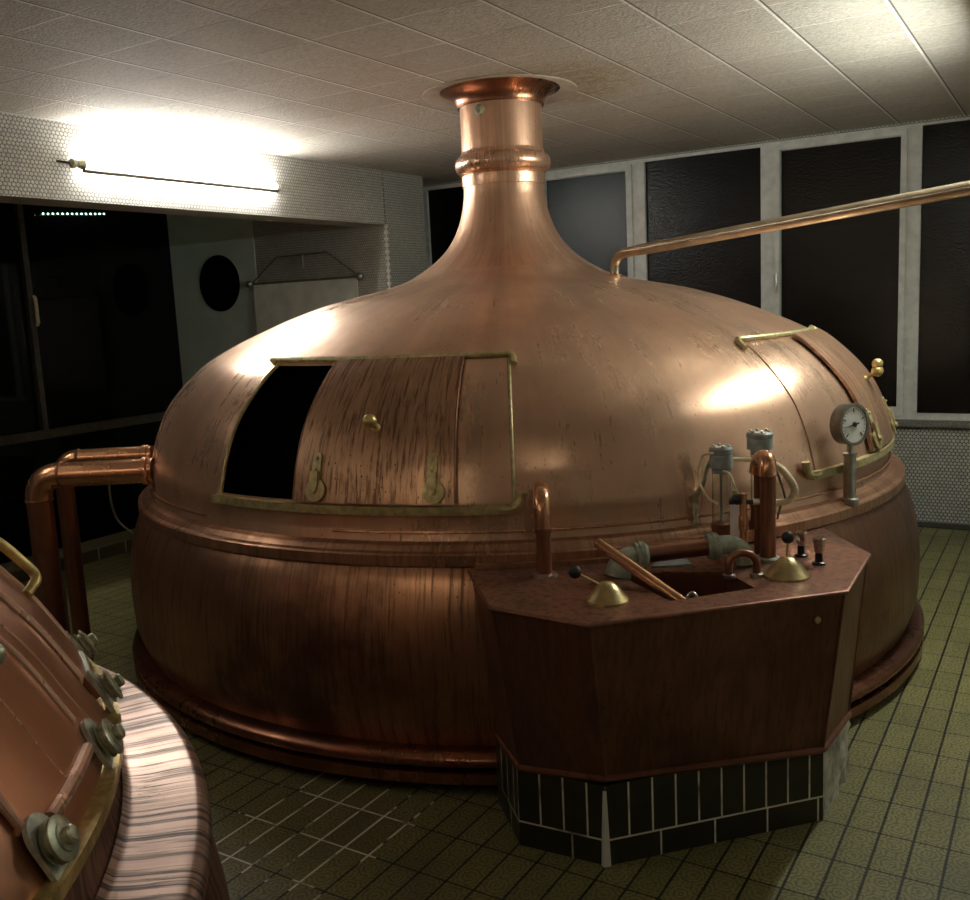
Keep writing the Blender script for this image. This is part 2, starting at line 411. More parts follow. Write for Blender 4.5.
def window(name, x0, x1, z0, z1, ptop, pbot, pl, pr, inset=False):
    """outer frame of the bay x0..x1 with its glass pl..pr"""
    y = YW - .02
    f = MB()
    f.box2((x0, y, z0), (pl, y + .07, z1)); f.box2((pr, y, z0), (x1, y + .07, z1))
    f.box2((pl, y, ptop), (pr, y + .07, z1)); f.box2((pl, y, z0), (pr, y + .07, pbot))
    if inset:
        d = .03
        f.box2((x0 + d, y - .02, z0 + d), (pl - .004, y, z1 - .03)); f.box2((pr + .004, y - .02, z0 + d), (x1 - d, y, z1 - .03))
        f.box2((pl - .004, y - .02, ptop + .006), (pr + .004, y, z1 - .03)); f.box2((pl - .004, y - .02, z0 + d), (pr + .004, y, pbot - .006))
    fo = struct(f.build(name, M_frame))
    p = MB().box2((pl, y + .03, pbot), (pr, y + .036, ptop)).build('window_pane', M_pane_refl if name == 'window_2' else M_pane, fo)
    if inset:
        h = MB().box2((x0 + .045, y - .035, 1.74), (x0 + .065, y - .02, 1.80)).tube([(x0 + .055, y - .03, 1.79), (x0 + .055, y - .055, 1.79), (x0 + .055, y - .055, 1.88)], .007, 8)
        h.build('window_handle', M_steel, fo)
    return fo
window('window_1', -2.615, -1.40, .772, 2.862, 2.83, .82, -2.53, -1.46)
window('window_2', -1.40, -.445, .772, 2.862, 2.785, .86, -1.28, -.53, True)
window('window_3', -.445, .65, .772, 2.862, 2.838, .82, -.37, .575)
window('window_4', .65, 1.64, .772, 2.862, 2.792, .862, .725, 1.567, True)
window('window_5', 1.64, 2.72, .772, 2.862, 2.846, .818, 1.705, 2.64)

# dark glazed wall of the next room, beyond the opening
f = MB()
f.box2((XG - .06, -5.6, .795), (XG + .02, YJ - .006, .872)); f.box2((XG - .06, .285, .872), (XG + .012, .335, ZC))
go = struct(f.build('window_6', M_rail))
MB().box2((XG - .05, -5.6, .872), (XG - .04, .285, ZC)).build('window_pane', M_pane2, go)
MB().box2((XG - .05, .335, .872), (XG - .04, YJ - .006, ZC)).build('window_pane', M_pane2, go)
MB().box2((XG - .05, -5.6, -1.25), (XG - .04, YJ - .006, .795)).build('window_pane', M_pane2, go)
MB().tube([(XG + .03, .325, 2.0), (XG + .05, .325, 1.98), (XG + .05, .325, 1.78), (XG + .03, .325, 1.76)], .016, 10).build('window_handle', M_hose, go)

# ------------------------------------------------------------------ kettle profiles
PROF = [(1.952, .90), (1.945, .93), (1.941, .95), (1.94, .99), (1.94, 1.03), (1.922, 1.10), (1.9, 1.175), (1.848, 1.29), (1.776, 1.385), (1.68, 1.478),
        (1.61, 1.53), (1.5, 1.59), (1.385, 1.642), (1.27, 1.69), (1.155, 1.733), (1.03, 1.773), (.93, 1.800), (.72, 1.845), (.64, 1.865), (.545, 1.897), (.46, 1.943)]
PROF2 = [(1.612, .82), (1.602, .85), (1.598, .93), (1.58, .985), (1.532, 1.07), (1.49, 1.145), (1.448, 1.205), (1.36, 1.31), (1.2, 1.43), (1.0, 1.53), (.8, 1.60), (.6, 1.66), (.42, 1.75)]
def smooth(prof, n=6):
    p = [(a, b) for a, b in prof]; out = []
    q = [V((a, b, 0)) for a, b in p]
    q = [q[0] * 2 - q[1]] + q + [q[-1] * 2 - q[-2]]
    for i in range(1, len(q) - 2):
        for k in range(n):
            t = k / n; a, b, c, d = q[i - 1:i + 3]
            r = .5 * ((2 * b) + (c - a) * t + (2 * a - 5 * b + 4 * c - d) * t * t + (3 * b - a - 3 * c + d) * t ** 3)
            out.append((r.x, r.y))
    out.append(p[-1]); return out
class Dome:
    def __init__(s, prof, c):
        s.p = smooth(prof); s.c = V((c[0], c[1], 0))
        s.L = [0.]
        for a, b in zip(s.p, s.p[1:]): s.L.append(s.L[-1] + math.hypot(b[0] - a[0], b[1] - a[1]))
    def r(s, z):
        for (r0, z0), (r1, z1) in zip(s.p, s.p[1:]):
            if z0 <= z <= z1: return r0 + (r1 - r0) * (z - z0) / (z1 - z0)
        return s.p[0][0] if z < s.p[0][1] else s.p[-1][0]
    def nrm(s, z):
        e = .012; a = s.r(z + e) - s.r(z - e); n = V((2 * e, -a)); n.normalize(); return n
    def pt(s, phi, z, off=0.):
        r = s.r(z); n = s.nrm(z); a = R(phi)
        rr = r + n.x * off; return s.c + V((rr * math.cos(a), rr * math.sin(a), z + n.y * off))
    def nv(s, phi, z):
        n = s.nrm(z); a = R(phi); return V((n.x * math.cos(a), n.x * math.sin(a), n.y))
    def tan(s, phi): return V((-math.sin(R(phi)), math.cos(R(phi)), 0))
    def up(s, phi, z): return s.nv(phi, z).cross(s.tan(phi)) * 1.0
    def patch(s, mb, p0, p1, z0, z1, o0, o1, n=None, m=24):
        """thick curved sheet lying on the dome"""
        n = n or max(2, int(abs(p1 - p0) / 1.2)); vs = []; fs = []
        for o in (o0, o1):
            for i in range(n + 1):
                for j in range(m + 1): vs.append(s.pt(p0 + (p1 - p0) * i / n, z0 + (z1 - z0) * j / m, o))
        w = m + 1; b = (n + 1) * w
        for i in range(n):
            for j in range(m):
                a = i * w + j
                fs.append((a, a + 1, a + w + 1, a + w)); fs.append((b + a, b + a + w, b + a + w + 1, b + a + 1))
        for i in range(n):
            for j, ww in ((0, 0), (m, 0)):
                a = i * w + j; fs.append((a, a + w, b + a + w, b + a))
        for j in range(m):
            for i in (0, n):
                a = i * w + j; fs.append((a, a + 1, b + a + 1, b + a))
        mb.add(vs, fs); return mb
    def merid(s, phi, z0, z1, off, n=22): return [s.pt(phi, z0 + (z1 - z0) * i / n, off) for i in range(n + 1)]
    def para(s, p0, p1, z, off, n=40): return [s.pt(p0 + (p1 - p0) * i / n, z, off) for i in range(n + 1)]
    def arcbar(s, mb, p0, p1, z0, z1, r0, r1, n=40):
        vs = []; fs = []
        for i in range(n + 1):
            a = R(p0 + (p1 - p0) * i / n)
            for r, z in ((r0, z0), (r1, z0), (r1, z1), (r0, z1)): vs.append(s.c + V((r * math.cos(a), r * math.sin(a), z)))
        for i in range(n):
            for k in range(4):
                l = (k + 1) % 4; fs.append((i * 4 + k, i * 4 + l, i * 4 + 4 + l, i * 4 + 4 + k))
        fs += [(0, 1, 2, 3), (n * 4, n * 4 + 3, n * 4 + 2, n * 4 + 1)]
        mb.add(vs, fs); return mb

# ------------------------------------------------------------------ the big kettle
K = Dome(PROF, (0, 0))
kettle = thing('brew_kettle', 'huge domed copper brew kettle with tall chimney and sliding hatches on tiled floor', 'kettle', (0, 0, 0))
MB().lathe([(1.93, 0.), (1.93, .16)], 96, True).build('plinth', M_void, kettle)  # drum painted black for the shade under the base ring
shell = MB().lathe(smooth([(2.02, .11), (2.05, .18), (2.078, .27), (2.087, .40), (2.083, .53), (2.068, .64), (2.046, .72), (2.024, .78), (1.996, .832)], 4), 180)
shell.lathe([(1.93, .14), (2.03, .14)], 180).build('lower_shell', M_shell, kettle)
bead = [(2.03, .158)] + [(2.062 + .052 * math.cos(R(90 - 18 * i)), .122 + .034 * math.sin(R(90 - 18 * i))) for i in range(11)] + [(2.098, .085), (2.112, .083), (2.112, .042), (1.93, .040)]
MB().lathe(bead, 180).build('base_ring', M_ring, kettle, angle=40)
lip = [(1.99, .824), (2.012, .825), (2.017, .830), (2.017, .868), (2.012, .874), (1.996, .879), (1.990, .888), (1.980, .898), (1.968, .902), (1.958, .903), (1.940, .908)]
fo = MB().lathe(lip, 180).build('flange', M_flange, kettle, angle=22)
m = MB().tube([(1.951 * math.cos(R(a)), 1.951 * math.sin(R(a)), .938) for a in range(0, 360, 3)], .006, 8, closed=True)
m.build('seam_bead', M_flange, kettle)
# dome with two hatch openings cut out
H1 = (-98.2, -84.6); HZ = (1.045, 1.535)
zs = sorted(set([z for _, z in K.p] + list(HZ)))
phis = sorted(set([i * 2. for i in range(-90, 90)] + [H1[0], H1[1]]))
vs = [K.pt(p, z) for p in phis for z in zs]; fs = []; w = len(zs)
for i in range(len(phis)):
    j = (i + 1) % len(phis); pm = (phis[i] + (phis[j] if j else 180.)) / 2
    for k in range(w - 1):
        zm = (zs[k] + zs[k + 1]) / 2
        if H1[0] < pm < H1[1] and HZ[0] < zm < HZ[1]: continue
        fs.append((i * w + k, j * w + k, j * w + k + 1, i * w + k + 1))
MB().add(vs, fs).build('dome', M_dome, kettle, fix=False)
MB().lathe([(1.85, .5), (1.85, 1.0), (1.80, 1.2), (1.70, 1.38), (1.45, 1.55), (.4, 1.8)], 64, True, True).build('dark_interior', M_void, kettle)  # liner painted black, standing in for the shade inside the vessel
inner = kettle.children[-1]
# cut the liner where the hatch opens so that one looks into the vessel
import bmesh
bm = bmesh.new(); bm.from_mesh(inner.data)
kill = [f for f in bm.faces if -103 < math.degrees(math.atan2(f.calc_center_median().y, f.calc_center_median().x)) < -82 and .9 < f.calc_center_median().z < 1.6 and math.hypot(*f.calc_center_median()[:2]) > 1.3]
bmesh.ops.delete(bm, geom=kill, context='FACES'); bm.to_mesh(inner.data); bm.free()
neck = smooth([(.475, 1.934), (.40, 1.985), (.335, 2.045), (.285, 2.115), (.255, 2.18), (.234, 2.25), (.221, 2.32), (.2175, 2.38)], 5)
MB().lathe(neck, 96).build('neck', M_neck, kettle)
col = [(.2175, 2.375), (.224, 2.378), (.226, 2.43), (.222, 2.436)]
MB().lathe(col, 96).build('neck_band', M_neck, kettle, angle=25)
rg = [(.222, 2.436), (.232, 2.441)] + [(.222 + .036 * math.sin(R(a)), 2.492 - .048 * math.cos(R(a))) for a in range(10, 171, 10)] + [(.226, 2.545), (.222, 2.56)]
MB().lathe(rg, 96).build('neck_ring', M_neck, kettle)
MB().lathe([(.2195, 2.54), (.2195, 2.815)], 96).build('chimney', M_neck, kettle)
fl = [(.2195, 2.786), (.231, 2.786)] + smooth([(.233, 2.789), (.234, 2.80), (.242, 2.823), (.262, 2.845), (.298, 2.864), (.318, 2.870)], 4) + [(.326, 2.874), (.326, 2.878), (.30, 2.879)]
MB().lathe(fl, 96).build('chimney_flare', M_ring, kettle)
a = R(-89); d = V((math.cos(a), math.sin(a), 0)); p = d * .2195 + V((0, 0, 2.745))
MB().turned(p, d, [(.028, 0), (.028, .012), (.018, .014), (.018, .026), (.010, .028), (.010, .034)]).build('vent_plug', M_bronze, kettle)

def hatch(p_l, p_r, dl, dr, fixed, knob, rollers, beads, z0=1.045, z1=1.535, twin=False):
    # rails
    m = MB(); K.arcbar(m, p_l - .4, p_r - .2, 1.004, 1.036, 1.936, 1.966)
    if not twin: e = K.pt(p_r - .2, 1.02, .012); t = K.tan(p_r)
    if not twin: m.tube(bez([e - t * .05, e - t * .005, e + t * .020 + V((0, 0, .010)), e + t * .034 + V((0, 0, .034)), e + t * .038 + V((0, 0, .060))], 16), .0165, 10)
    if twin:
        e = K.pt(p_l - .4, 1.02, .012); t = -K.tan(p_l)
        m.tube(bez([e - t * .05, e - t * .005, e + t * .020 + V((0, 0, .010)), e + t * .034 + V((0, 0, .034)), e + t * .038 + V((0, 0, .060))], 16), .0165, 10)
    m.build('bottom_rail', M_brass_dull, kettle)
    m = MB(); pts = K.para(p_l - (2.0 if not twin else 0), p_r + .2, 1.550, .010, 36)
    hook = [K.pt(p_r + .45, 1.548, .010), K.pt(p_r + .75, 1.538, .010), K.pt(p_r + .8, 1.515, .008)]
    hookl = [K.pt(p_l - .9, 1.515, .008), K.pt(p_l - .6, 1.538, .010)] if twin else []
    m.tube(hookl + pts + hook, .0125, 10); m.build('top_rail', M_brass_dull, kettle)
    for ph in beads:
        MB().tube(K.merid(ph, 1.03, 1.54, .002), .0075 if not twin else .003, 8).build('edge_bead', M_brass_dull if not twin else M_dome, kettle)
    if fixed:
        m = MB(); K.patch(m, fixed[0], fixed[1], z0 - .003, z1 + .003, -.002, .006); m.build('fixed_panel', M_dome, kettle)
    m = MB(); K.patch(m, dl, dr, z0 - .004, z1 + .004, .012, .024); door = m.build('sliding_door', M_door, kettle)
    for pp in (dr - .12, dl + .12): MB().tube(K.merid(pp, z0, z1, .0225), .0035, 8).build('door_edge', M_cons, door)
    ph, z = knob; n = K.nv(ph, z); q = K.pt(ph, z, .024)
    MB().turned(q, n, [(.019, 0), (.017, .006), (.009, .012), (.009, .03), (.013, .036)]).ball(q + n * .06, .027).build('door_knob', M_brass, door)
    if twin:
        MB().ball(q + n * .060 + V((0, 0, .033)), .025).build('door_knob', M_brass, door)
    for ph in rollers:
        m = MB(); t = K.tan(ph)
        def strap(za, zb, wd, o0, o1):
            vs = []
            for zz in (za, (za + zb) / 2, zb):
                for o in (o0, o1):
                    for sgn in (-1, 1): vs.append(K.pt(ph, zz, o) + t * wd * sgn)
            fs = []
            for i in range(2):
                b = i * 4
                for (u, v_, w_, x) in ((0, 1, 5, 4), (1, 3, 7, 5), (3, 2, 6, 7), (2, 0, 4, 6)): fs.append((b + u, b + v_, b + w_, b + x))
            fs += [(0, 2, 3, 1), (8, 9, 11, 10)]; m.add(vs, fs)
        strap(1.135, 1.205, .018, .024, .032); strap(1.085, 1.150, .017, .030, .046)
        n = K.nv(ph, 1.2); m.turned(K.pt(ph, 1.2, .024), n, [(.018, 0), (.018, .008)])
        for zz in (1.195, 1.155): m.turned(K.pt(ph, zz, .032), K.nv(ph, zz), [(.006, 0), (.006, .005), (.003, .008)], 10)
        n = K.nv(ph, 1.08)
        br = m.build('roller_bracket', M_brass_dull, door)
        c = K.pt(ph, 1.082, .012) + t * .004
        MB().turned(c, n, [(.030, .0), (.043, .002), (.043, .008), (.036, .011), (.036, .015), (.043, .018), (.043, .024), (.012, .026), (.012, .040), (.006, .042)], 28).build('roller_wheel', M_brass_dull, door)
hatch(-99.0, -60.4, -86.0, -66.5, (-66.2, -60.6), (-76.1, 1.302), (-82.9, -69.0), (-98.5, -60.3))
hatch(-22.8, 16.8, -8.2, 12.5, None, (2.0, 1.318), (-6.2, 7.5), (-22.0, 16.5), twin=True)

# ------------------------------------------------------------------ the second kettle, at the lower left
C2 = (.09, -4.755)
K2 = Dome(PROF2, C2)
k2 = thing('brew_kettle', 'nearer copper brew kettle with streaked rim and roller hatches, cropped at lower left', 'kettle', (C2[0], C2[1], 0))
MB().lathe(smooth([(1.70, .0), (1.76, .12), (1.80, .28), (1.805, .42), (1.79, .58), (1.765, .70), (1.745, .765)], 4), 160, c=C2).build('lower_shell', M_wall_k2, k2)
MB().lathe(smooth([(1.735, .752), (1.762, .757), (1.772, .775), (1.771, .793), (1.758, .809), (1.735, .815), (1.66, .818), (1.625, .822)], 3) + [(1.612, .832)], 200, c=C2).build('flange', M_lip_k2, k2)
zs2 = [z for _, z in K2.p]
low = [p for p in K2.p if p[1] <= .952]; high = [p for p in K2.p if p[1] >= .94]
MB().lathe(low, 180, c=C2).build('dome_skirt', M_wall_k2, k2)
MB().lathe(high, 180, c=C2).build('dome', M_dome_k2, k2)
MB().lathe(smooth([(.43, 1.745), (.33, 1.85), (.25, 2.0), (.20, 2.2), (.185, 2.4), (.185, 2.6), (.185, 2.86)], 4), 64, c=C2).build('chimney', M_neck, k2)
m = MB(); K2.arcbar(m, 20, 82, .926, .950, 1.594, 1.622, 60); m.build('bottom_rail', M_brass, k2)
m = MB(); K2.patch(m, 35.0, 54.0, .99, 1.34, .002, .009); d2 = m.build('sliding_door', M_dome_k2, k2)
m = MB(); K2.patch(m, 55.6, 74.0, .99, 1.34, .002, .012); d3 = m.build('sliding_door', M_dome_k2, k2)
for ph, za, zb, rr, par in ((54.6, 1.05, 1.32, .011, k2), (64.5, 1.05, 1.32, .009, d3), (46.9, 1.045, 1.30, .008, d2), (34.6, 1.03, 1.28, .008, d2)):
    pts = K2.merid(ph, za, zb, .009, 16)
    MB().tube([K2.pt(ph, za - .008, 0.)] + pts + [K2.pt(ph, zb + .008, 0.)], rr, 10).build('raised_bead', M_bead_k2, par)
m = MB().tube(K2.merid(49.4, .995, 1.32, .0095), .0025, 6); m.build('door_seam', M_bead_k2, d2)
m = MB().tube(K2.merid(40.9, .995, 1.32, .0090), .0016, 6); m.build('door_seam', M_bead_k2, d2)
for p0, p1, z, rr, mt, par in ((45.6, 36.9, 1.002, .0125, M_bead_k2, d2), (63.0, 57.2, 1.022, .008, M_verdi, d3)):
    MB().tube(K2.para(p0, p1, z, .010, 16), rr, 10).build('bottom_bead', mt, par)
for ph, par in ((68.5, d3), (57.2, d3), (47.6, d2), (35.2, d2)):
    zc = .984; t = K2.tan(ph)
    # backing plate lying on the door, rounded at the top
    vs = []; fs = []; n = 14; pr = []
    for i in range(n + 1):
        a_ = math.pi * i / n; pr.append((.036 * math.cos(a_), zc + .012 + .034 * math.sin(a_)))
    pr += [(-.030, .948), (-.018, .936), (.018, .936), (.030, .948)]
    for o in (.010, .019):
        for s_, z_ in pr: vs.append(K2.pt(ph, z_, o) + t * s_)
    k_ = len(pr); fs = [list(range(k_))[::-1], [k_ + i for i in range(k_)]] + [(i, (i + 1) % k_, k_ + (i + 1) % k_, k_ + i) for i in range(k_)]
    bp = MB().add(vs, fs).build('roller_bracket', M_verdi, par)
    n_ = K2.nv(ph, zc); c = K2.pt(ph, zc, .019)
    MB().turned(c, n_, [(.010, 0), (.010, .003), (.034, .004), (.036, .007), (.029, .009), (.029, .014), (.036, .017), (.036, .021), (.031, .023), (.023, .024), (.022, .026), (.014, .027), (.014, .037), (.011, .040), (.004, .041)], 30).build('roller_wheel', M_bronze, par)
q = K2.pt(41.0, 1.208, .009); n_ = K2.nv(41.0, 1.208)
MB().turned(q, n_, [(.02, 0), (.012, .012), (.012, .03)]).ball(q + n_ * .040, .021).build('door_knob', M_bronze, d2)
f0 = K2.pt(61.8, 1.182, .012); n0 = K2.nv(62.0, 1.178)
hp = rounded([f0, K2.pt(64, 1.18, .052), K2.pt(64, 1.26, .052), K2.pt(64, 1.36, .05), K2.pt(64, 1.38, .0)], .026)
MB().tube(hp, .0115, 12).build('door_handle', M_brass, d3)

# ------------------------------------------------------------------ control console
cons = thing('control_console', 'dark copper control console with sink top on tiled plinth, against the big kettle', 'console', (1.55, -1.55, 0))
ZT = .825
def arc(p0, p1, r, n=10): return [(r * math.cos(R(p0 + (p1 - p0) * i / n)), r * math.sin(R(p0 + (p1 - p0) * i / n))) for i in range(n + 1)]
T_ = [(.855, -1.845), (1.144, -2.177), (1.494, -2.201), (2.09, -1.601), (2.076, -1.137), (1.85, -.82)]
B_ = [(1.013, -1.962), (1.194, -2.121), (1.469, -2.072), (2.017, -1.582), (2.037, -1.278), (1.93, -.98)]
P_ = [(.975, -1.915), (1.179, -2.119), (1.479, -2.097), (2.008, -1.531), (2.017, -1.161), (1.93, -.98)]
sink = [(1.829, -1.688), (1.600, -1.925), (1.430, -1.690), (1.560, -1.560), (1.693, -1.549)]
sink = [(1.829, -1.688), (1.633, -1.915), (1.40, -1.735), (1.50, -1.625), (1.693, -1.549)]
back = arc(-24.0, -64.8, 2.022)
top = MB().prism(T_[:-1] + back[1:-1] if False else T_[:5] + back, ZT - .012, ZT, sink).build('top_plate', M_plate, cons, angle=20)
zb = .275
m = MB()
Tin = [V((x, y, ZT - .012)) for x, y in T_]; Bn = [V((x, y, zb)) for x, y in B_]
def shrink(p, c=V((1.5, -1.5, 0)), d=.008):
    v = V((p.x - c.x, p.y - c.y, 0)); return p - v.normalized() * d
Tin = [shrink(p) for p in Tin]
for i in range(5):
    a_, b_, c_, d_ = Bn[i], Bn[i + 1], Tin[i + 1], Tin[i]
    nn = 4
    m.add([a_, b_, c_, d_], [(0, 1, 2, 3)])
cab = m.build('cabinet_panel', M_cons, cons, angle=10)
for i in (1, 2, 3, 4): MB().tube([Bn[i], Tin[i]], .005, 8).build('corner_seam', M_cons, cons)
m = MB().tube(rounded([tuple(p) for p in Bn], .012, 3), .0125, 10); m.build('base_molding', M_pipe_dk, cons)
m = MB(); K.arcbar(m, -64.5, -50.0, ZT, ZT + .016, 2.019, 2.040, 14); m.build('back_strip', M_flange, cons)
# front rim of the top
m = MB(); m.tube([(x, y, ZT - .008) for x, y in T_[:5]], .008, 8); m.build('top_rim', M_cons, cons)
m = MB(); u = 0
for i in range(5):
    a_, b_ = P_[i], P_[i + 1]; L = math.hypot(b_[0] - a_[0], b_[1] - a_[1])
    if i >= 3: break
    z_ = zb - .008
    m.add([(a_[0], a_[1], 0), (b_[0], b_[1], 0), (b_[0], b_[1], z_), (a_[0], a_[1], z_)], [(0, 1, 2, 3)], [[(0, 0), (L, 0), (L, z_), (0, z_)]])
m.build('tile_plinth', M_plinth, cons, fix=False, angle=5)
m = MB(); a_, b_ = V((*P_[3], 0)), V((*P_[4], 0)); nx = 14; nz = 10; vs = []; fs = []
nn = (b_ - a_).cross(V((0, 0, 1))).normalized()
for i in range(nx + 1):
    for j in range(nz + 1):
        o = 0 if i in (0,) else (rnd.random() - .35) * .016
        vs.append(a_.lerp(b_, i / nx) + V((0, 0, (zb - .008) * j / nz)) + nn * o)
for i in range(nx):
    for j in range(nz): q0 = i * (nz + 1) + j; fs.append((q0, q0 + nz + 1, q0 + nz + 2, q0 + 1))
m.add(vs, fs).build('mortar_patch', M_plaster, cons, angle=30)
m = MB(); c1 = V((*P_[2], 0)); dr = V((.72, -.70, 0)); tn = V((.70, .72, 0))
m.add([c1 + dr * .006 - tn * .012, c1 + dr * .006 + tn * .012, c1 + dr * .006 + tn * .003 + V((0, 0, .25)), c1 + dr * .006 - tn * .004 + V((0, 0, .25)),
       c1 - dr * .01 - tn * .014, c1 - dr * .01 + tn * .014, c1 - dr * .01 + tn * .006 + V((0, 0, .25)), c1 - dr * .01 - tn * .006 + V((0, 0, .25))],
      [(0, 1, 2, 3), (4, 7, 6, 5), (0, 4, 5, 1), (1, 5, 6, 2), (2, 6, 7, 3), (3, 7, 4, 0)])
m.build('corner_grout', M_white, cons)
m = MB(); n = len(sink); dz = .24
vs = [(x, y, ZT - .006) for x, y in sink] + [(1.6 + (x - 1.6) * .94, -1.73 + (y + 1.73) * .94, ZT - dz) for x, y in sink]
m.add(vs, [(i, (i + 1) % n, n + (i + 1) % n, n + i) for i in range(n)] + [[n + i for i in range(n)]])
m.build('sink_basin', M_pipe_dk, cons, fix=False, angle=10)
p = V((1.86, -1.80, .765)); 
MB().turned((2.012, -1.655, .735), (.71, -.70, .05), [(.011, 0), (.011, .006), (.004, .008)]).build('panel_screw', M_brass_dull, cons)
MB().turned((1.715, -1.855, .545), (.68, -.73, -.1), [(.009, 0), (.009, .006), (.004, .007)]).build('panel_screw', M_black, cons)

# levers standing on the console
def lever(label, base, rad, h, stem0, ball):
    o = thing('control_lever', label, 'lever', (base[0], base[1], ZT), 'control levers on the console')
    x, y = base
    MB().turned((x, y, ZT), (0, 0, 1), [(rad, 0), (rad, .006), (rad * .95, .010), (rad * .86, .016), (rad * .62, h * .62), (rad * .3, h * .93), (rad * .12, h), (.0005, h)], 40).build('brass_cone', M_brass_cone, o)
    MB().tube([stem0, ball], .0045, 10).build('lever_rod', M_brass_cone, o)
    MB().ball(ball, .021).build('ball_knob', M_black, o)
    return o
lever('brass cone control lever with its black ball tilted left, near sink front', (1.455, -1.985), .066, .062, (1.445, -1.985, .868), V((1.364, -2.021, .916)))
lever('brass cone control lever with upright stem and black ball, right of the sink', (1.887, -1.52), .073, .066, (1.887, -1.52, .87), V((1.889, -1.518, .955)))
def tap(label, x, y, h):
    o = thing('valve_knob', label, 'valve', (x, y, ZT), 'small valve knobs on the console')
    MB().turned((x, y, ZT), (0, 0, 1), [(.022, 0), (.022, .006), (.013, .010), (.012, h * .45)], 20).build('valve_base', M_black, o)
    MB().turned((x, y, ZT), (0, 0, 1), [(.012, h * .42), (.018, h * .55), (.022, h * .96), (.019, h), (.0005, h)], 8).build('valve_grip', M_chrome, o)
tap('small dark valve knob farther from the console corner, nearest the big kettle', 1.871, -1.261, .090)
tap('small chrome topped valve knob at the right corner of the console', 1.949, -1.340, .092)
# copper column with its bent head
o = thing('copper_standpipe', 'thick dark copper standpipe with a bent head rising from console', 'pipe', (1.78, -1.353, ZT))
MB().tube([(1.78, -1.353, ZT), (1.78, -1.353, 1.135)], .027, 24).build('pipe', M_pipe_dk, o)
hd = bez([(1.78, -1.353, 1.125), (1.779, -1.352, 1.150), (1.772, -1.340, 1.172), (1.755, -1.318, 1.178), (1.735, -1.292, 1.160), (1.725, -1.28, 1.12)], 20)
MB().tube(hd, .0305, 24).build('pipe_bend', M_pipe, o)
MB().turned((1.78, -1.353, ZT), (0, 0, 1), [(.042, 0), (.042, .010), (.030, .014)], 28).build('pipe_foot', M_pvc, o)
MB().tube([(1.725, -1.28, 1.125), (1.725, -1.28, ZT)], .013, 14).build('return_pipe', M_pipe_dk, o)
# sight glasses
def sight(label, x, y, top, cap_h, g0, r, rc):
    o = thing('sight_glass', label, 'sight glass', (x, y, ZT), 'sight glasses with grey caps on the console')
    MB().turned((x, y, ZT), (0, 0, 1), [(r * 1.25, 0), (r * 1.25, .012), (r, .014), (r, g0 - ZT), (r * 1.12, g0 - ZT + .002), (r * 1.12, g0 - ZT + .022), (r * .9, g0 - ZT + .024)], 28).build('lower_pipe', M_pipe_dk, o)
    MB().lathe([(r * .98, g0 + .02), (r * .98, top - cap_h + .01), (r * .88, top - cap_h + .01), (r * .88, g0 + .02)], 32, c=(x, y), closed=True).build('glass_cylinder', M_glass, o)
    MB().turned((x, y, top - cap_h), (0, 0, 1), [(r * .8, -.018), (r, -.016), (r, 0), (rc, .004), (rc, cap_h * .62), (rc * .97, cap_h * .66), (rc * 1.04, cap_h * .70), (rc * 1.04, cap_h * .9), (rc * .9, cap_h), (.001, cap_h)], 28).build('cap', M_cap, o)
    m = MB()
    for k in range(6): m.ball((x + rc * .72 * math.cos(k * 1.047), y + rc * .72 * math.sin(k * 1.047), top + .001), .007, 8, 6)
    m.build('cap_bolts', M_steel, o)
    MB().tube([(x, y, g0), (x, y, top - cap_h)], .006, 8).build('inner_rod', M_steel, o)
sight('shorter grey capped sight glass behind sink, left of the copper standpipe', 1.594, -1.281, 1.208, .080, .905, .034, .041)
sight('taller grey capped sight glass rising behind the copper standpipe', 1.680, -1.091, 1.238, .068, .95, .034, .047)
# thermometer strip and slim valve between them
o = thing('thermometer', 'narrow white thermometer strip standing between sight glasses', 'thermometer', (1.655, -1.335, ZT))
MB().box((1.662, -1.347, .95), (.030, .006, .125), Matrix.Rotation(R(28), 3, 'Z')).build('scale_plate', M_paper, o)
MB().tube([(1.655, -1.327, ZT), (1.655, -1.327, 1.06)], .007, 10).build('stem', M_brass_dull, o)
o = thing('brass_valve', 'slim copper valve with side handle between white strip and copper standpipe', 'valve', (1.700, -1.370, ZT))
x, y = 1.700, -1.370
MB().turned((x, y, ZT), (0, 0, 1), [(.020, 0), (.020, .01), (.013, .014), (.013, .10), (.017, .11), (.017, .15), (.013, .16), (.013, .235)], 18).build('valve_body', M_pipe, o)
MB().tube([(x - .045, y - .02, ZT + .205), (x + .03, y + .012, ZT + .205)], .009, 10).ball((x - .02, y - .01, ZT + .215), .020, 14, 8).build('valve_handle', M_black, o)
MB().tube([(x + .03, y + .012, ZT + .205), (x + .075, y + .03, ZT + .205)], .011, 10).build('outlet', M_steel, o)
# inverted U pipe
o = thing('u_pipe', 'small inverted U shaped copper pipe at right end of the sink', 'pipe', (1.775, -1.575, ZT))
a_, b_ = V((1.722, -1.612, 0)), V((1.800, -1.563, 0)); mid = (a_ + b_) / 2; hv = (b_ - a_) / 2
pts = [V((a_.x, a_.y, ZT))] + [mid - hv * math.cos(R(t)) + V((0, 0, ZT + .042 + .040 * math.sin(R(t)))) for t in range(0, 181, 15)] + [V((b_.x, b_.y, ZT))]
MB().tube(pts, .013, 14).build('pipe', M_pipe_dk, o)
for q in (a_, b_): MB().turned((q.x, q.y, ZT), (0, 0, 1), [(.022, 0), (.022, .012), (.015, .015)], 18).build('flange', M_steel, o)
